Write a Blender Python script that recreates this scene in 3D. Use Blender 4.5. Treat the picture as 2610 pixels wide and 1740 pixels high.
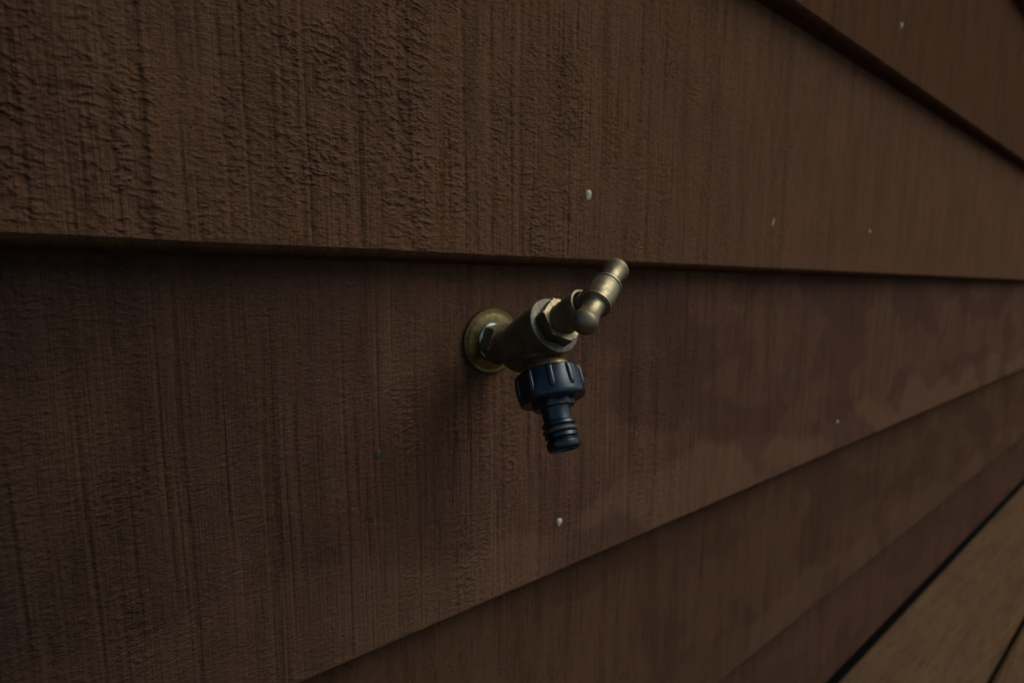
import bpy, bmesh, math, random
import numpy as np
from mathutils import Vector, Matrix

for o in list(bpy.data.objects):
    bpy.data.objects.remove(o, do_unlink=True)
SC = bpy.context.scene
COL = SC.collection

# ------------------------------------------------------------------ camera
cam_d = bpy.data.cameras.new("camera")
cam_d.sensor_width = 36.0
cam_d.lens = 36.0 * 1300.0 / 2610.0
cam_d.clip_start = 0.005
cam_d.clip_end = 500.0
cam = bpy.data.objects.new("camera", cam_d)
COL.objects.link(cam)
yaw, pitch, roll = 0.64137, -0.16879, 0.0481
F = Vector((math.sin(yaw) * math.cos(pitch), math.cos(yaw) * math.cos(pitch), math.sin(pitch)))
Rt = Vector((math.cos(yaw), -math.sin(yaw), 0.0))
Up = Rt.cross(F)
R2 = Rt * math.cos(roll) + Up * math.sin(roll)
U2 = Up * math.cos(roll) - Rt * math.sin(roll)
M = Matrix((R2, U2, -F)).transposed().to_4x4()
M.translation = Vector((0.0, -0.2439, 0.0007))
cam.matrix_world = M
cam_d.dof.use_dof = True
cam_d.dof.focus_distance = 0.235
cam_d.dof.aperture_fstop = 7.0
SC.camera = cam

# ------------------------------------------------------------------ sky, sun, exposure
SUN_TO = Vector((0.50, -0.36, 0.79)).normalized()      # direction towards the sun
w = bpy.data.worlds.new("World")
SC.world = w
w.use_nodes = True
nt = w.node_tree
sky = nt.nodes.new("ShaderNodeTexSky")
sky.sky_type = 'NISHITA'
sky.sun_disc = False
sky.sun_elevation = math.asin(SUN_TO.z)
sky.sun_rotation = math.atan2(SUN_TO.x, SUN_TO.y)
sky.air_density = 1.0
sky.dust_density = 1.2
nt.links.new(sky.outputs[0], nt.nodes["Background"].inputs[0])
nt.nodes["Background"].inputs[1].default_value = 0.045
sun_d = bpy.data.lights.new("sun", 'SUN')
sun_d.energy = 1.5
sun_d.angle = math.radians(46)
sun_d.color = (1.0, 0.93, 0.82)
sun = bpy.data.objects.new("sun", sun_d)
sun.rotation_euler = SUN_TO.to_track_quat('Z', 'Y').to_euler()
COL.objects.link(sun)

SC.render.engine = 'CYCLES'
SC.view_settings.view_transform = 'Standard'
SC.view_settings.look = 'None'
SC.view_settings.gamma = 1.0
SC.view_settings.exposure = 1.22
SC.view_settings.use_curve_mapping = False
SC.render.resolution_x = 1024
SC.render.resolution_y = 682

# ------------------------------------------------------------------ helpers
def prop(o, label=None, cat=None, group=None, kind=None):
    if label: o["label"] = label
    if cat: o["category"] = cat
    if group: o["group"] = group
    if kind: o["kind"] = kind
    return o

def empty(name, loc=(0, 0, 0)):
    o = bpy.data.objects.new(name, None)
    o.empty_display_size = 0.02
    o.location = loc
    COL.objects.link(o)
    return o

def link(name, me, mat=None, parent=None):
    o = bpy.data.objects.new(name, me)
    COL.objects.link(o)
    if mat: me.materials.append(mat)
    if parent: o.parent = parent
    return o

def bm_obj(name, bm, mat, parent=None, smooth=True, angle=40):
    bmesh.ops.recalc_face_normals(bm, faces=bm.faces)
    if smooth:
        lim = math.radians(angle)
        for f in bm.faces: f.smooth = True
        for e in bm.edges:
            if len(e.link_faces) == 2 and e.calc_face_angle(0) > lim: e.smooth = False
    me = bpy.data.meshes.new(name)
    bm.to_mesh(me); bm.free()
    return link(name, me, mat, parent)

def frame(axis, ref=(1, 0, 0)):
    z = Vector(axis).normalized()
    x = Vector(ref) - z * Vector(ref).dot(z)
    x.normalize()
    y = z.cross(x)
    return x, y, z

def lathe(bm, org, axis, prof, n=64, cap0=True, cap1=True, ref=(1, 0, 0), rfun=None):
    """prof: list of (t along axis, radius); rings of n vertices."""
    x, y, z = frame(axis, ref)
    org = Vector(org)
    rings = []
    for t, r in prof:
        ring = []
        for k in range(n):
            a = 2 * math.pi * k / n
            rr = rfun(a, t, r) if rfun else r
            ring.append(bm.verts.new(org + z * t + (x * math.cos(a) + y * math.sin(a)) * rr))
        rings.append(ring)
    for a, b in zip(rings, rings[1:]):
        for k in range(n):
            bm.faces.new((a[k], a[(k + 1) % n], b[(k + 1) % n], b[k]))
    if cap0: bm.faces.new(list(reversed(rings[0])))
    if cap1: bm.faces.new(rings[-1])
    return rings

def arc(t0, r0, t1, r1, ct, cr, n=6):
    """profile points of a circular arc about (ct, cr)"""
    a0 = math.atan2(r0 - cr, t0 - ct); a1 = math.atan2(r1 - cr, t1 - ct)
    if a1 - a0 > math.pi: a1 -= 2 * math.pi
    if a0 - a1 > math.pi: a1 += 2 * math.pi
    R = math.hypot(r0 - cr, t0 - ct)
    return [(ct + R * math.cos(a0 + (a1 - a0) * i / n), cr + R * math.sin(a0 + (a1 - a0) * i / n)) for i in range(n + 1)]

# numpy value noise
_tab = np.random.RandomState(7).rand(512, 512).astype(np.float32)
def vn(x, y, s=0):
    x = np.asarray(x, np.float32) + 101.3 * s + 50.0
    y = np.asarray(y, np.float32) + 57.7 * s + 50.0
    xi = np.floor(x).astype(np.int32); yi = np.floor(y).astype(np.int32)
    fx = x - xi; fy = y - yi
    fx = fx * fx * (3 - 2 * fx); fy = fy * fy * (3 - 2 * fy)
    x0 = xi & 511; x1 = (xi + 1) & 511; y0 = yi & 511; y1 = (yi + 1) & 511
    a = _tab[x0, y0]; b = _tab[x1, y0]; c = _tab[x0, y1]; d = _tab[x1, y1]
    return (a + (b - a) * fx) * (1 - fy) + (c + (d - c) * fx) * fy
def sm(a, b, x):
    t = np.clip((x - a) / (b - a), 0, 1)
    return t * t * (3 - 2 * t)

# ------------------------------------------------------------------ materials
class NT:
    def __init__(s, name):
        s.m = bpy.data.materials.new(name); s.m.use_nodes = True
        s.t = s.m.node_tree; s.b = s.t.nodes["Principled BSDF"]
        s.co = s.t.nodes.new("ShaderNodeTexCoord").outputs["Object"]
    def n(s, typ, **kw):
        nd = s.t.nodes.new(typ)
        for k, v in kw.items():
            if k in nd.inputs.keys() if hasattr(nd.inputs, 'keys') else False: pass
            setattr(nd, k, v)
        return nd
    def L(s, a, b): s.t.links.new(a, b)
    def mapping(s, scale, loc=(0, 0, 0), rot=(0, 0, 0), src=None):
        m = s.t.nodes.new("ShaderNodeMapping")
        m.inputs["Scale"].default_value = scale
        m.inputs["Location"].default_value = loc
        m.inputs["Rotation"].default_value = rot
        s.L(src or s.co, m.inputs["Vector"]); return m.outputs[0]
    def noise(s, scale, loc=(0, 0, 0), detail=3, rough=0.55, dist=0.0, src=None):
        nd = s.t.nodes.new("ShaderNodeTexNoise")
        nd.inputs["Scale"].default_value = 1.0
        nd.inputs["Detail"].default_value = detail
        nd.inputs["Roughness"].default_value = rough
        nd.inputs["Distortion"].default_value = dist
        s.L(s.mapping(scale, loc, src=src), nd.inputs["Vector"])
        return nd.outputs[0]
    def ramp(s, fac, stops, interp='LINEAR'):
        r = s.t.nodes.new("ShaderNodeValToRGB")
        r.color_ramp.interpolation = interp
        el = r.color_ramp.elements
        while len(el) < len(stops): el.new(0.5)
        for e, (p, c) in zip(el, stops):
            e.position = p
            e.color = (c, c, c, 1) if isinstance(c, (int, float)) else (*c, 1)
        s.L(fac, r.inputs[0]); return r.outputs[0]
    def mix(s, fac, a, b, mode='MIX'):
        m = s.t.nodes.new("ShaderNodeMix"); m.data_type = 'RGBA'; m.blend_type = mode
        for i, v in ((0, fac), (6, a), (7, b)):
            if isinstance(v, (int, float)): m.inputs[i].default_value = v
            elif isinstance(v, tuple): m.inputs[i].default_value = (*v, 1)
            else: s.L(v, m.inputs[i])
        return m.outputs[2]
    def math(s, op, a, b=0.0):
        m = s.t.nodes.new("ShaderNodeMath"); m.operation = op
        for i, v in ((0, a), (1, b)):
            if isinstance(v, (int, float)): m.inputs[i].default_value = v
            else: s.L(v, m.inputs[i])
        return m.outputs[0]
    def bump(s, h, dist, strength=1.0, normal=None):
        b = s.t.nodes.new("ShaderNodeBump")
        b.inputs["Strength"].default_value = strength
        b.inputs["Distance"].default_value = dist
        s.L(h, b.inputs["Height"])
        if normal: s.L(normal, b.inputs["Normal"])
        return b.outputs[0]
    def set(s, **kw):
        for k, v in kw.items():
            i = s.b.inputs[k.replace('_', ' ')]
            if isinstance(v, (int, float)): i.default_value = v
            elif isinstance(v, tuple): i.default_value = (*v, 1) if len(v) == 3 else v
            else: s.L(v, i)
        return s.m

def wood_mat(name, seed, brown, plum, olive, pale, z0=0.0, lap=0.0, flake=0.0, saw=1.0, stain_falloff=0.0, streak=1.0, pits=.5):
    """dark stained rough-sawn board; object x runs along the grain, z across it"""
    k = NT(name)
    o = (seed * 13.7, 0, seed * 5.3)
    dk = tuple(v * .36 for v in brown)
    blot = k.ramp(k.noise((9, 9, 14), o, 5, .65), [(.30, 0.0), (.70, 1.0)])
    c = k.mix(blot, brown, plum)
    ol = k.ramp(k.noise((30, 30, 34), (o[0] + 4, 0, 2), 4, .65), [(.42, 0.0), (.80, .8)])
    c = k.mix(ol, c, olive)
    sep = k.t.nodes.new("ShaderNodeSeparateXYZ"); k.L(k.co, sep.inputs[0])
    # broad and fine vertical saw bands soaked darker by the stain
    b1 = k.noise((75, 20, 6.0), (o[0] + 3, 0, 5), 4, .7)
    c = k.mix(k.ramp(b1, [(.34, .45 * streak), (.50, 0.0)]), c, dk)
    c = k.mix(k.ramp(b1, [(.56, 0.0), (.72, .34)]), c, pale)
    clump = k.ramp(k.noise((26, 10, 7), (o[0] + 1, 0, 2), 3, .6), [(.36, .25), (.62, 1.0)])
    st = k.noise((300, 40, 15), (o[0] + 9, 0, 1), 4, .7)
    c = k.mix(k.math('MULTIPLY', k.ramp(st, [(.36, .75 * streak), (.44, 0.0)]), clump), c, dk)
    # fibre mottling, dots strung along the saw bands
    mo = k.noise((470, 470, 900), (o[0], 0, 7), 5, .82)
    dots = k.math('MULTIPLY', k.ramp(mo, [(.37, 1.0), (.46, 0.0)]), k.ramp(b1, [(.40, 1.0), (.66, .35)]))
    c = k.mix(dots, c, dk)
    c = k.mix(k.ramp(mo, [(.55, 0.0), (.66, .75)]), c, pale)
    # torn-out pits gathered in vertical bands
    pit = k.noise((210, 210, 300), (o[0] + 12, 0, 4), 3, .6)
    pb = k.ramp(k.noise((34, 20, 4), (o[0] + 6, 0, 8), 3, .6), [(.40, .15), (.60, 1.0)])
    c = k.mix(k.math('MULTIPLY', k.ramp(pit, [(.60, 0.0), (.68, .8 * pits)]), pb), c, dk)
    orr = k.noise((75, 75, 420), (o[0] + 31, 0, 3), 3, .6)
    c = k.mix(k.ramp(orr, [(.70, 0.0), (.78, .55)]), c, (.19, .070, .026))
    if lap:
        # lighter strip along the lower edge where a brush coat ended, ragged across the saw lines
        ed = k.noise((5, 5, 0.5), (o[0] + 17, 0, 9), 2, .5)
        jag = k.noise((240, 10, 20), (o[0] + 1, 0, 0), 3, .6)
        lim = k.math('ADD', k.math('MULTIPLY', ed, .16), k.math('MULTIPLY', jag, .012))
        hgt = k.math('SUBTRACT', sep.outputs[2], z0)
        d = k.math('SUBTRACT', lim, hgt)
        c = k.mix(k.ramp(d, [(.034, 0.0), (.040, lap)]), c, pale)
        pat = k.math('ADD', k.noise((6, 6, 11), (o[0] + 40, 0, 1), 2, .5), k.math('MULTIPLY', jag, .05))
        pm = k.math('MULTIPLY', k.ramp(pat, [(.54, 0.0), (.575, .48 * lap / .3)]), k.ramp(sep.outputs[0], [(.20, 0.0), (.25, 1.0)]))
        c = k.mix(pm, c, tuple(v * .62 for v in plum))
    if stain_falloff:
        # darker plum stain plus lens fall-off painted into the left end, ragged boundary
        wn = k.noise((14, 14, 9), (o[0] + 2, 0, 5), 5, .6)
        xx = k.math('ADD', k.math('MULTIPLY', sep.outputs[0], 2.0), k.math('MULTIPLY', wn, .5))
        c = k.mix(k.ramp(xx, [(.08, stain_falloff), (.60, 0.0)]), c, (.016, .011, .0095))
    # relief too fine for the mesh
    h1 = k.noise((760, 760, 1700), (o[0] + 2, 0, 0), 5, .75)
    h2 = k.ramp(k.noise((620, 60, 12), (o[0] + 5, 0, 4), 3, .65), [(.34, 0.0), (.52, 1.0)])
    h3 = k.noise((1500, 1500, 1500), (0, 0, o[2]), 2, .6)
    h = k.math('ADD', k.math('MULTIPLY', h1, .60), k.math('MULTIPLY', k.math('MULTIPLY', h2, .26 * saw), clump))
    h = k.math('ADD', h, k.math('MULTIPLY', h3, .25))
    if flake:
        h4 = k.noise((170, 170, 420), (o[0] + 8, 0, 2), 4, .7, .6)
        h = k.math('ADD', h, k.math('MULTIPLY', h4, flake))
    nrm = k.bump(h, .0013, 1.0)
    return k.set(Base_Color=c, Roughness=.75, Normal=nrm, Specular_IOR_Level=0.0)

EXPO = 0.2214            # visible height of one board
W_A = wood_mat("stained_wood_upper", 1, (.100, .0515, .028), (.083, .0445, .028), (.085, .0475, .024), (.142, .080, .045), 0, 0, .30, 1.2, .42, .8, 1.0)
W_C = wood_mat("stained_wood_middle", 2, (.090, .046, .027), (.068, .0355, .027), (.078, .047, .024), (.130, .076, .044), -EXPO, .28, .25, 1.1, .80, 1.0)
W_D = wood_mat("stained_wood_lower", 3, (.074, .038, .021), (.058, .0305, .021), (.066, .040, .019), (.105, .061, .034), -2 * EXPO, .22, 0, .9, 0, .9)
W_B = wood_mat("stained_wood_top", 4, (.072, .036, .019), (.066, .033, .019), (.064, .035, .017), (.095, .052, .029), EXPO, 0, .3, .8)
W_E = wood_mat("stained_wood_bottom", 5, (.068, .035, .022), (.060, .031, .023), (.064, .038, .020), (.095, .054, .032), -3 * EXPO, .2, 0, .8)

def deck_mat():
    k = NT("weathered_deck_timber")
    a = k.noise((3, 60, 60), (0, 0, 0), 5, .65)
    c = k.mix(k.ramp(a, [(.35, 0.0), (.65, 1.0)]), (.052, .034, .021), (.076, .045, .022))
    b = k.noise((11, 24, 24), (3, 1, 0), 3, .6)
    c = k.mix(k.ramp(b, [(.5, 0.0), (.7, .6)]), c, (.058, .030, .018))
    g = k.noise((20, 420, 420), (0, 0, 2), 3, .6)
    c = k.mix(k.ramp(g, [(.35, .5), (.5, 0.0)]), c, (.022, .015, .009))
    return k.set(Base_Color=c, Roughness=.62, Normal=k.bump(g, .0010), Specular_IOR_Level=.0)
W_DECK = deck_mat()

def brass_mat(name, base, dark, amount, rough, spot=True, metal=1.0, line=None):
    k = NT(name)
    n1 = k.noise((160, 160, 160), (1, 2, 3), 5, .65)
    c = k.mix(k.ramp(n1, [(.5 - amount * .3, 1.0), (.5 + .5 * (1 - amount) + .05, 0.0)]), base, dark)
    if spot:
        n2 = k.noise((900, 900, 900), (0, 4, 0), 3, .6)
        c = k.mix(k.ramp(n2, [(.62, 0.0), (.72, .5)]), c, tuple(v * .35 for v in dark))
        n3 = k.noise((220, 220, 220), (7, 4, 1), 3, .6)
        c = k.mix(k.ramp(n3, [(.68, 0.0), (.74, .35)]), c, (.03, .10, .085))
    n4 = k.noise((420, 420, 420), (0, 0, 9), 4, .7)
    r = k.ramp(n4, [(.3, rough - .10), (.7, rough + .14)])
    nr = k.bump(n4, .00012)
    return k.set(Base_Color=c, Metallic=metal, Roughness=r, Normal=nr)
BR_HANDLE = brass_mat("satin_brass", (.225, .20, .118), (.13, .115, .064), .5, .42, False, .8)
BR_FLANGE = brass_mat("yellow_brass_plate", (.22, .18, .072), (.095, .073, .026), .5, .33, True, .9)
BR_BODY = brass_mat("tarnished_brass_casting", (.110, .085, .050), (.050, .037, .023), .7, .50, True, .6)
BR_RING = brass_mat("grey_brass_face", (.088, .086, .060), (.042, .040, .027), .6, .55, True, .6)
BR_NUT = brass_mat("worn_brass_nut", (.20, .178, .115), (.10, .085, .047), .5, .42, True, .95)
BR_SPOUT = brass_mat("raw_brass_spout", (.22, .18, .10), (.11, .08, .038), .6, .42)

def plastic_mat():
    k = NT("black_plastic")
    n = k.noise((500, 500, 500), (0, 0, 0), 4, .7)
    n2 = k.noise((120, 120, 120), (3, 0, 0), 4, .6)
    r = k.ramp(n2, [(.35, .27), (.7, .42)])
    c = k.mix(k.ramp(n, [(.55, 0.0), (.75, .6)]), (.0015, .004, .006), (.0045, .009, .012))
    return k.set(Base_Color=c, Roughness=r, Normal=k.bump(n, .00008), Specular_IOR_Level=.5, Specular_Tint=(.70, .87, 1.0))  # bluish specular tint stands in for the blue sky's reflection
PLASTIC = plastic_mat()
k = NT("black_rubber"); RUBBER = k.set(Base_Color=(.012, .012, .013), Roughness=.6)
k = NT("galvanised_nail"); nn = k.noise((900, 900, 900))
NAIL = k.set(Base_Color=k.mix(nn, (.27, .23, .165), (.40, .35, .27)), Roughness=.6, Specular_IOR_Level=.2)
k = NT("thread_tape"); TAPE = k.set(Base_Color=(.42, .52, .50), Roughness=.5)
k = NT("teal_paint"); TEAL = k.set(Base_Color=(.012, .030, .036), Roughness=.6)
k = NT("pale_fibre"); FIBRE = k.set(Base_Color=(.34, .30, .22), Roughness=.7)
k = NT("dark_screw_steel"); SCREW = k.set(Base_Color=(.006, .005, .004), Roughness=.8, Specular_IOR_Level=0.0)
k = NT("dark_soil"); gn = k.noise((9, 9, 9), detail=6)
SOIL = k.set(Base_Color=k.mix(gn, (.045, .035, .025), (.10, .085, .06)), Roughness=.95, Normal=k.bump(gn, .02))
k = NT("breather_membrane"); MEMB = k.set(Base_Color=(.02, .02, .02), Roughness=.8)

# ------------------------------------------------------------------ ground and deck
PROUD = 0.0145            # how far a board's lower edge stands out
DECK_Z = -0.61

bm = bmesh.new()
bmesh.ops.create_grid(bm, x_segments=8, y_segments=8, size=150)
g = bm_obj("ground", bm, SOIL); g.location.z = -0.95
prop(g, "bare dark soil under and beyond the deck", "ground", kind="structure")

deck = prop(empty("deck", (0, 0, DECK_Z)), "brown timber deck of long boards along the wall", "deck", kind="structure")
rd = random.Random(3)
def deck_board_mesh(wd):
    bm = bmesh.new()
    bmesh.ops.create_cube(bm, size=1.0)
    for v in bm.verts:
        v.co = Vector((v.co.x * 6.2 + 1.6, v.co.y * wd, v.co.z * .026 - .013))
    bmesh.ops.bevel(bm, geom=[e for e in bm.edges if abs(e.verts[0].co.x - e.verts[1].co.x) > 1], offset=.003, segments=3, affect='EDGES')
    bmesh.ops.recalc_face_normals(bm, faces=bm.faces)
    for f in bm.faces: f.smooth = abs(f.normal.z) < .99 and abs(f.normal.y) < .99
    me = bpy.data.meshes.new("deck_board"); bm.to_mesh(me); bm.free(); me.materials.append(W_DECK)
    return me
dm = deck_board_mesh(.1295)
sbm = bmesh.new()
lathe(sbm, (0, 0, -.002), (0, 0, 1), [(0, .0042), (.0017, .0042), (.0019, .0036)], 16)
sme = bpy.data.meshes.new("screw"); sbm.to_mesh(sme); sbm.free(); sme.materials.append(SCREW)
for i in range(16):
    o = bpy.data.objects.new("deck_board", dm); COL.objects.link(o); o.parent = deck
    o.location = (rd.uniform(-.2, .2) if i else 0, -.0108 - .06475 - i * .1360, rd.uniform(-.0008, .0008))
    if i < 3:
        for sx in (1.013, 1.47):
            for sy in (.043, -.043):
                s_ = bpy.data.objects.new("screw", sme); COL.objects.link(s_); s_.parent = o
                s_.location = (sx - o.location.x, sy, 0)
for jx in (-.9, -.3, .3, .9, 1.5, 2.1, 2.7, 3.3):
    bm = bmesh.new(); bmesh.ops.create_cube(bm, size=1.0)
    for v in bm.verts: v.co = Vector((v.co.x * .045, v.co.y * 2.2 - 1.12, v.co.z * .14 - .0985))
    o = bm_obj("joist", bm, W_DECK, deck, False); o.location.x = jx

# ------------------------------------------------------------------ clad wall
wall = prop(empty("timber_wall", (0, 0, -.66)), "dark brown stained wall of overlapping rough sawn boards", "wall")

def columns(fine):
    if not fine:
        return np.concatenate([np.arange(-1.2, 3.6, .02)])
    cs = [-1.2, -.8, -.5, -.3, -.2, -.14, -.10, -.08]
    u = -.066
    while u < .72:
        cs.append(u); u += 0.0027 * max(.13, .193 + .59 * u)
    while u < 3.6:
        cs.append(u); u += .012 * (.193 + .59 * u)
    cs.append(3.6)
    return np.array(cs)

def relief(U, V, seed, freq, amp, tilt, saw):
    """outward height of torn rough-sawn fibres in metres"""
    s = seed
    slow = (vn(U * 5, V * 9, s) - .5) * .030 + tilt * U
    n1 = vn(U * 240, V * 330, s + 1) - .5
    n2 = vn(U * 520, V * 760, s + 2) - .5
    n3 = vn(U * 900, V * 1100, s + 3) - .5
    ph = (V + slow) * freq + 1.9 * n1 + 1.2 * n2 + .5 * n3
    fr = ph - np.floor(ph)
    idx = np.floor(ph)
    row = vn(U * 300 + idx * 7.31, idx * 3.17, s + 4)               # every lip breaks up along its length
    lip = np.where(fr < .12, fr / .12, 1.0) * (1 - fr) * sm(.44, .54, row)
    patch = sm(.25, .70, vn(U * 22, V * 40, s + 5)) * .6 + .4
    band = .30 + .70 * sm(.25, .7, vn(U * 95, V * 6, s + 9)) * (.5 + .5 * sm(.3, .6, vn(U * 420, V * 16, s + 15)))
    h = amp * lip * patch * band
    ph2 = (V + slow * .8) * freq * 2.3 + 2.2 * (vn(U * 420, V * 620, s + 6) - .5) + 1.0 * n3
    f2 = ph2 - np.floor(ph2)
    row2 = vn(U * 520 + np.floor(ph2) * 5.7, np.floor(ph2) * 2.3, s + 7)
    h += amp * .36 * (1 - f2) * np.where(f2 < .15, f2 / .15, 1) * sm(.48, .60, row2)
    # broad lumps and vertical saw marks
    h += .00025 * (vn(U * 30, V * 60, s + 8) - .5) + amp * .08 * n2 + amp * .12 * n3
    lean = U + V * .012 + .0012 * vn(V * 14, V * 0 + s, s)
    g1 = vn(lean * 520, V * 6, s + 10)
    g2 = vn(lean * 120, V * 3, s + 11)
    h -= saw * .00030 * sm(.74, .90, g1)
    h -= saw * .00055 * sm(.80, .93, g2) * (.4 + .6 * vn(U * 200, V * 220, s + 12))
    h += saw * .00016 * (vn(lean * 900, V * 22, s + 13) - .5)
    return h

def plank(i, mat, fine=None, dv=.00038, cut=0.0):
    """board whose lower front edge is at z = i*EXPO"""
    z0 = i * EXPO
    top = EXPO + .032
    us = columns(fine is not None)
    if fine:
        vs = np.concatenate([np.arange(0.0, .225 if i < 0 else .145, dv), np.linspace(.2255 if i < 0 else .1455, top, 14 if i < 0 else 180)])
    else:
        vs = np.array([0, .01, .03, .06, .10, .15, .20, top])
    if cut: vs = np.concatenate([[cut], vs[vs > cut + .01]])
    nu, nv = len(us), len(vs)
    U, V = np.meshgrid(us, vs, indexing='ij')
    Y = PROUD * V / EXPO
    Z = z0 + V
    if fine:
        h = relief(U.astype(np.float32), (V + z0).astype(np.float32), **fine)
        h *= sm(.70, .15, U) * sm(-.08, -.06, U)
        h *= sm(0, .002, V) * .8 + .2
        Y = Y - h
    wob = .0006 * (vn(us * 60, us * 0, i + 20) - .5) + .0004 * (vn(us * 300, us * 0, i + 21) - .5)
    Z[:, 0] += wob
    rows = [np.stack([U, Y, Z], -1)]
    # order: back top, back bottom, under edge, arris, then the face upwards
    pre = []
    def pre_row(y, z, wv=0.0, a=0.0):
        n = a * (vn(us * 220, us * 0 + 3, i + 30) - .5)
        yc, zc = (PROUD * cut / EXPO, cut) if z < .05 else (0.0, 0.0)
        pre.append(np.stack([us, np.full(nu, y + yc) + n, np.full(nu, z0 + z + zc) + wob * wv + n * .5], -1)[:, None, :])
    pre_row(PROUD * top / EXPO + .008, top)
    pre_row(PROUD + .0005, -.0064)
    pre_row(.0090, -.0052, .3, .0008)
    pre_row(.0042, -.0038, .5, .0008)
    pre_row(.0017, -.0021, .8, .0004)
    pre_row(.0002, -.0003, .9, .0001)
    P = np.concatenate(pre + rows, axis=1)
    nr = P.shape[1]
    verts = P.reshape(-1, 3)
    a = np.arange(nu - 1)[:, None] * nr
    b = np.arange(nr)[None, :]
    b2 = (b + 1) % nr
    q = np.stack([a + b, a + nr + b, a + nr + b2, a + b2], -1).reshape(-1, 4)
    me = bpy.data.meshes.new("plank")
    nf = len(q)
    me.vertices.add(len(verts)); me.vertices.foreach_set("co", verts.astype(np.float32).ravel())
    me.loops.add(nf * 4); me.loops.foreach_set("vertex_index", q.astype(np.int32).ravel())
    me.polygons.add(nf)
    me.polygons.foreach_set("loop_start", np.arange(0, nf * 4, 4, dtype=np.int32))
    sh = np.ones((nu - 1, nr), bool)
    if not fine: sh[:] = False
    else: sh[:, [0, 1, 2, 3, 4, 5, nr - 1]] = False
    me.polygons.foreach_set("use_smooth", sh.ravel())
    me.update(calc_edges=True); me.validate()
    o = link("plank", me, mat, wall)
    o.location.z = .66
    return o

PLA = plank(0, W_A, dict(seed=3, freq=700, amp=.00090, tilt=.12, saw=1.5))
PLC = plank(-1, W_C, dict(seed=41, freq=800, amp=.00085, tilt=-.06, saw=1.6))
PLB = plank(1, W_B)
PLB2 = plank(2, W_A)
PLD = plank(-2, W_D)
PLE = plank(-3, W_E, cut=.046)
extra_planks = [plank(j, (W_B, W_D, W_A)[j % 3]) for j in (3, 4, 5, 6)]
PLA["label"] = "rough torn board above the tap"
PLC["label"] = "board the tap is fixed to"
bm = bmesh.new(); bmesh.ops.create_cube(bm, size=1.0)
for v in bm.verts: v.co = Vector((v.co.x * 4.8 + 1.2, v.co.y * .02 + .060, v.co.z * 2.7 + .45))
bk = bm_obj("backing_sheet", bm, MEMB, wall, False); bk.location.z = .66

# nails
def nail(plk, i, x, h=.0396, r=.0021, sq=1.0):
    bm = bmesh.new()
    lathe(bm, (0, 0, 0), (0, -1, 0), [(-.002, r * .9), (.0003, r), (.0007, r * .93), (.0009, r * .6), (.00097, r * .2)], 20)
    for v in bm.verts: v.co.x *= sq
    o = bm_obj("nail", bm, NAIL, plk, True, 60)
    o.location = (x, PROUD * h / EXPO - .0002, i * EXPO + h)
    o.rotation_euler = (.25, 0, .2)
nail(PLA, 0, .2395, .0403, .0034, .78)
nail(PLC, -1, .2333, .0358, .0032, .78)
nail(PLB, 1, .6970, .0463, .0031, .85)
nail(PLA, 0, .7010, .0462, .0024, .85)
nail(PLC, -1, .6950, .0352, .0027, .85)

def chip(plk, name, label, mat, x, z, i, w_, h_, tilt, th=.0006, seed=0):
    """small irregular raised flake on a board"""
    rr = random.Random(seed)
    bm = bmesh.new()
    n = 9
    ring0, ring1 = [], []
    for k_ in range(n):
        a = 2 * math.pi * k_ / n
        f = rr.uniform(.65, 1.1)
        ring0.append(bm.verts.new((math.cos(a) * w_ * f, 0, math.sin(a) * h_ * f)))
        ring1.append(bm.verts.new((math.cos(a) * w_ * f * .8, -th * rr.uniform(.6, 1.2), math.sin(a) * h_ * f * .8)))
    for k_ in range(n):
        bm.faces.new((ring0[k_], ring0[(k_ + 1) % n], ring1[(k_ + 1) % n], ring1[k_]))
    bm.faces.new(ring1)
    o = bm_obj(name, bm, mat, plk, True, 50)
    o["label"] = label
    v = z - i * EXPO
    o.location = (x, PROUD * v / EXPO - .0004, z)
    o.rotation_euler = (0, tilt, 0)
# positions on the wall come from the photograph
chip(PLC, "paint_chip", "small teal paint chip left of the connector", TEAL, .1006, -.1090, -1, .0016, .0022, .3, seed=1)
chip(PLC, "paint_chip", "tiny blue grey paint chip on the right of the board", TEAL, .5679, -.1161, -1, .0020, .0026, .1, seed=2)
chip(PLA, "splinter", "pale splinter stuck to the upper board", FIBRE, .4760, .0413, 0, .0011, .0046, .22, seed=3)

# ------------------------------------------------------------------ garden tap
TAP = Vector((.1735, .0083, -.0513))
tap = prop(empty("garden_tap", TAP), "aged brass garden tap with tee handle and black hose connector on the boards", "tap")

EL = math.radians(31.8)
S = Vector((0, -math.cos(EL), math.sin(EL)))            # spindle direction
RING = Vector((0, -.0526, .0171)) + Vector((.001, -.0025, 0))
OUT = Vector((-.09, -.535, -.84)).normalized()           # outlet direction
O0 = RING - S * .0160 + OUT * .0018

# wall plate
bm = bmesh.new()
lathe(bm, (.0002, .0036, -.0006), (0, -1, .06), [(-.003, .0194), (.0020, .0199), (.0030, .0198), (.0035, .0194), (.0036, .0188), (.0034, .0180), (.0040, .0162), (.0048, .0135), (.0052, .009)], 96)
bm_obj("wall_plate", bm, BR_FLANGE, tap, True, 35)
# thread tape behind the inlet nut
bm = bmesh.new()
lathe(bm, (0, -.0020, 0), (0, -1, 0), [(0, .0095), (.0004, .0112), (.0018, .0113), (.0026, .0104)], 48,
      rfun=lambda a, t, r: r + .0004 * math.sin(3 * a + 1) + .0003 * math.sin(7 * a))
bm_obj("thread_tape", bm, TAPE, tap)

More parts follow.
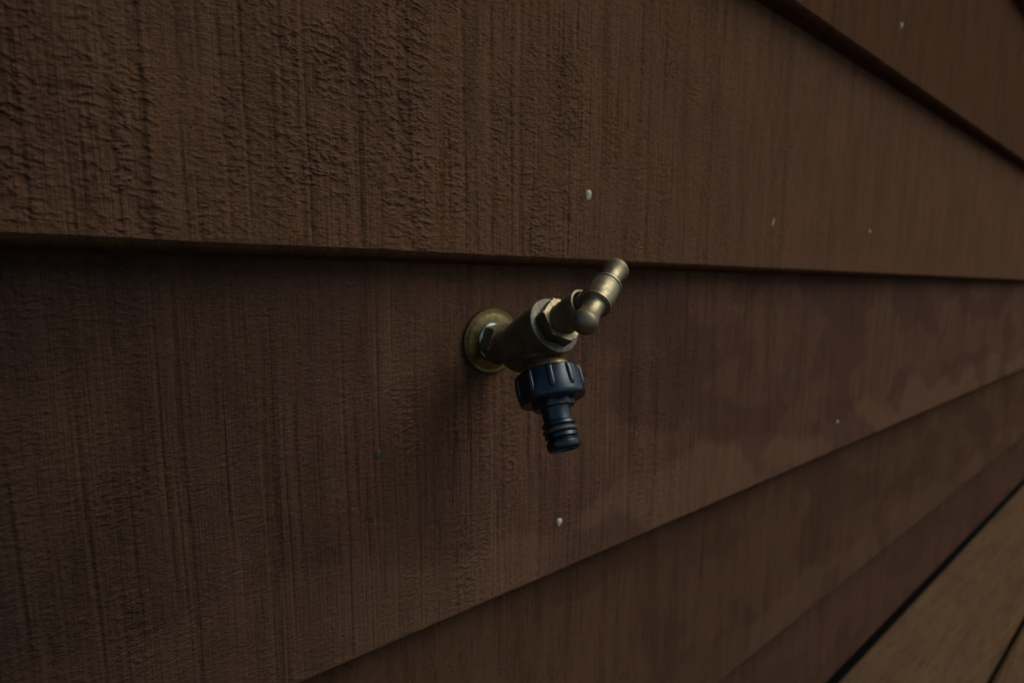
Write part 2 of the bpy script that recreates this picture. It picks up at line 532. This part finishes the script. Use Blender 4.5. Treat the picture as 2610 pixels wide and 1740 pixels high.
def hexnut(bm, org, axis, R, h, ref, ch=.0009, rot=0.0, chin=True):
    x, y, z = frame(axis, ref)
    org = Vector(org)
    n = 96
    rows = []
    def rad(a):
        aa = (a - rot) % (math.pi / 3) - math.pi / 6
        return R * math.cos(math.pi / 6) / math.cos(aa)
    ts = [(0, R * .90), (ch * .7, None), (h - ch, None), (h, R * .905)]
    for t, lim in ts:
        ring = []
        for k_ in range(n):
            a = 2 * math.pi * k_ / n
            r = rad(a)
            if lim: r = min(r, lim)
            elif t > h / 2: r = min(r, R * .995)
            ring.append(bm.verts.new(org + z * t + (x * math.cos(a) + y * math.sin(a)) * r))
        rows.append(ring)
    for a, b in zip(rows, rows[1:]):
        for k_ in range(n): bm.faces.new((a[k_], a[(k_ + 1) % n], b[(k_ + 1) % n], b[k_]))
    bm.faces.new(list(reversed(rows[0]))); bm.faces.new(rows[-1])

bm = bmesh.new()
hexnut(bm, (0, -.0040, -.0005), (0, -1, .04), .0128, .0100, (1, 0, 0), rot=math.radians(12))
bm_obj("inlet_nut", bm, BR_BODY, tap, True, 25)

# cast body: inlet neck, barrel and outlet root melted together
bm = bmesh.new()
lathe(bm, (0, -.010, -.001), (0, -1, .05), [(0, .0105), (.012, .0108), (.020, .011)], 48)
back = -.0405
prof = [(back - .0035, .0030), (back - .0028, .0062), (back - .0012, .0092), (back + .0015, .0122), (back + .006, .0142), (back + .012, .0149),
        (-.010, .0150), (-.004, .0148), (-.0016, .0147)]
lathe(bm, RING, S, prof, 64)
lathe(bm, O0, OUT, [(.002, .0110), (.010, .0106), (.0155, .0100)], 48)
body = bm_obj("valve_body", bm, BR_BODY, tap, True)
md = body.modifiers.new("melt", 'REMESH'); md.mode = 'VOXEL'; md.voxel_size = .00045; md.use_smooth_shade = True
md = body.modifiers.new("soften", 'SMOOTH'); md.iterations = 9; md.factor = .5
# machined rim of the body
bm = bmesh.new()
lathe(bm, RING, S, [(-.0030, .0138), (-.0028, .0146), (-.0022, .0149), (-.0019, .0145), (-.0017, .0149), (-.0006, .01525), (-.0002, .0151), (0, .0147), (0, .0085)], 96, cap1=True)
bm_obj("rim", bm, BR_RING, body, True, 30)
# bright spout collar
bm = bmesh.new()
lathe(bm, O0, OUT, [(.0105, .0102), (.0125, .0108), (.0150, .0122), (.0172, .0132), (.0190, .0134), (.026, .0128)], 64)
bm_obj("spout", bm, BR_SPOUT, body, True)
# bonnet hexagon and sleeve
bm = bmesh.new()
hexnut(bm, RING + S * .0001, S, .0125, .0072, (1, 0, 0), .0004, math.radians(38))
bm_obj("bonnet_nut", bm, BR_NUT, tap, True, 25)
bm = bmesh.new()
lathe(bm, RING, S, [(.006, .0086), (.0075, .0084), (.0200, .0083), (.0236, .0084), (.0240, .0082), (.0240, .0071), (.0236, .0069), (.0120, .0069)], 72, cap0=True, cap1=True)
bm_obj("sleeve", bm, BR_HANDLE, tap, True, 35)
bm = bmesh.new()
lathe(bm, RING, S, [(.010, .0036), (.034, .0036)], 32)
bm_obj("spindle", bm, BR_BODY, tap)

# tee handle
T0 = RING + S * .0366 + Vector((-.0003, 0, -.0009))
upv = S.cross(Vector((1, 0, 0)))
if upv.z < 0: upv = -upv
PH = math.radians(51)
BAR = upv * math.cos(PH) + Vector((1, 0, 0)) * math.sin(PH)
half = [(.0000, .0070), (.0078, .0069), (.0082, .0067), (.0085, .0062), (.0088, .0056), (.0092, .0053), (.0100, .0050), (.0118, .0048), (.0145, .0047), (.0170, .0051), (.0192, .0059), (.0206, .0064)]
half += arc(.0206, .0064, .0263, .0008, .0199, .00005, 9)[1:]
prof = [(-t, r) for t, r in reversed(half)] + half[1:]
bm = bmesh.new()
lathe(bm, T0, BAR, prof, 72)
bar = bm_obj("tee_handle", bm, BR_HANDLE, tap, True, 28)
bm = bmesh.new()
for sg in (-1, 1):
    lathe(bm, T0, BAR, [(sg * .0068, .0068), (sg * .0070, .0073), (sg * .0078, .0073), (sg * .0081, .0066)], 72)
bm_obj("bead", bm, BR_HANDLE, bar, True, 30)
bm = bmesh.new()
lathe(bm, RING, S, [(.0180, .0058), (.0300, .0060), (.0360, .0064)], 48)
bm_obj("hub", bm, BR_HANDLE, bar, True)

# ------------------------------------------------------------------ hose connector
conn_bm = bmesh.new()
N0, N1 = .0185, .0350
sp = [(.030, .0060), (N1 - .0005, .0060), (N1 - .0004, .0112), (.0372, .0112), (.0384, .0106), (.0386, .0079), (.0398, .0075),
      (.0452, .0074), (.0456, .0080), (.0462, .0087), (.0474, .0088), (.0480, .0083), (.0484, .0076), (.0494, .0074), (.0510, .0074), (.0514, .0078),
      (.0520, .0085), (.0536, .0086), (.0541, .0079), (.0546, .0075), (.0552, .0079), (.0560, .0086), (.0582, .0087), (.0596, .0081), (.0602, .0073), (.0602, .0052), (.0560, .0048)]
def collar_facets(a, t, r):
    if N1 - .001 < t < .0382 and r > .0105:
        aa = a % (math.pi / 4) - math.pi / 8
        return r * (.93 / max(.93, math.cos(aa) * 1.0))
    return r
lathe(conn_bm, O0, OUT, sp, 72, rfun=collar_facets)
conn = bm_obj("hose_connector", conn_bm, PLASTIC, tap, True, 32)
conn["label"] = "black plastic hose connector screwed under the spout"
bm = bmesh.new()
lathe(bm, O0, OUT, [(N0 + .004, .0128), (N0 + .0002, .0135), (N0, .0156), (N0 + .0008, .0169), (N0 + .0018, .0172), (N1 - .0026, .0176), (N1 - .0010, .0173), (N1, .0163), (N1 + .0002, .0120), (N1 - .002, .008)], 96)
cx, cy, cz = frame(OUT)
for k_ in range(10):
    a = math.radians(36 * k_ + 16)
    rad = cx * math.cos(a) + cy * math.sin(a)
    tan = OUT.cross(rad)
    ln = []
    for t, hw, pr in ((N0 + .0004, .0014, -.0012), (N0 + .0016, .0017, .0006), (N0 + .004, .0017, .0012), (N1 - .0068, .0017, .0012), (N1 - .0052, .0015, .0010), (N1 - .0042, .0010, .0004), (N1 - .0038, .0004, -.0010)):
        ring = []
        for q in range(9):
            b = math.pi * q / 8
            ring.append(bm.verts.new(O0 + OUT * t + tan * (math.cos(b) * hw) + rad * (.0168 + (pr + .0006) * math.sin(b) ** .6)))
        ln.append(ring)
    for r0, r1 in zip(ln, ln[1:]):
        for q in range(8): bm.faces.new((r0[q], r0[q + 1], r1[q + 1], r1[q]))
bm_obj("ribbed_collar", bm, PLASTIC, conn, True, 38)
bm = bmesh.new()
lathe(bm, O0, OUT, [(.0488, .0074)] + [(.0502 - .0012 * math.cos(math.pi * i / 8), .0078 + .0013 * math.sin(math.pi * i / 8)) for i in range(9)] + [(.0516, .0074)], 64)
bm_obj("o_ring", bm, RUBBER, conn)
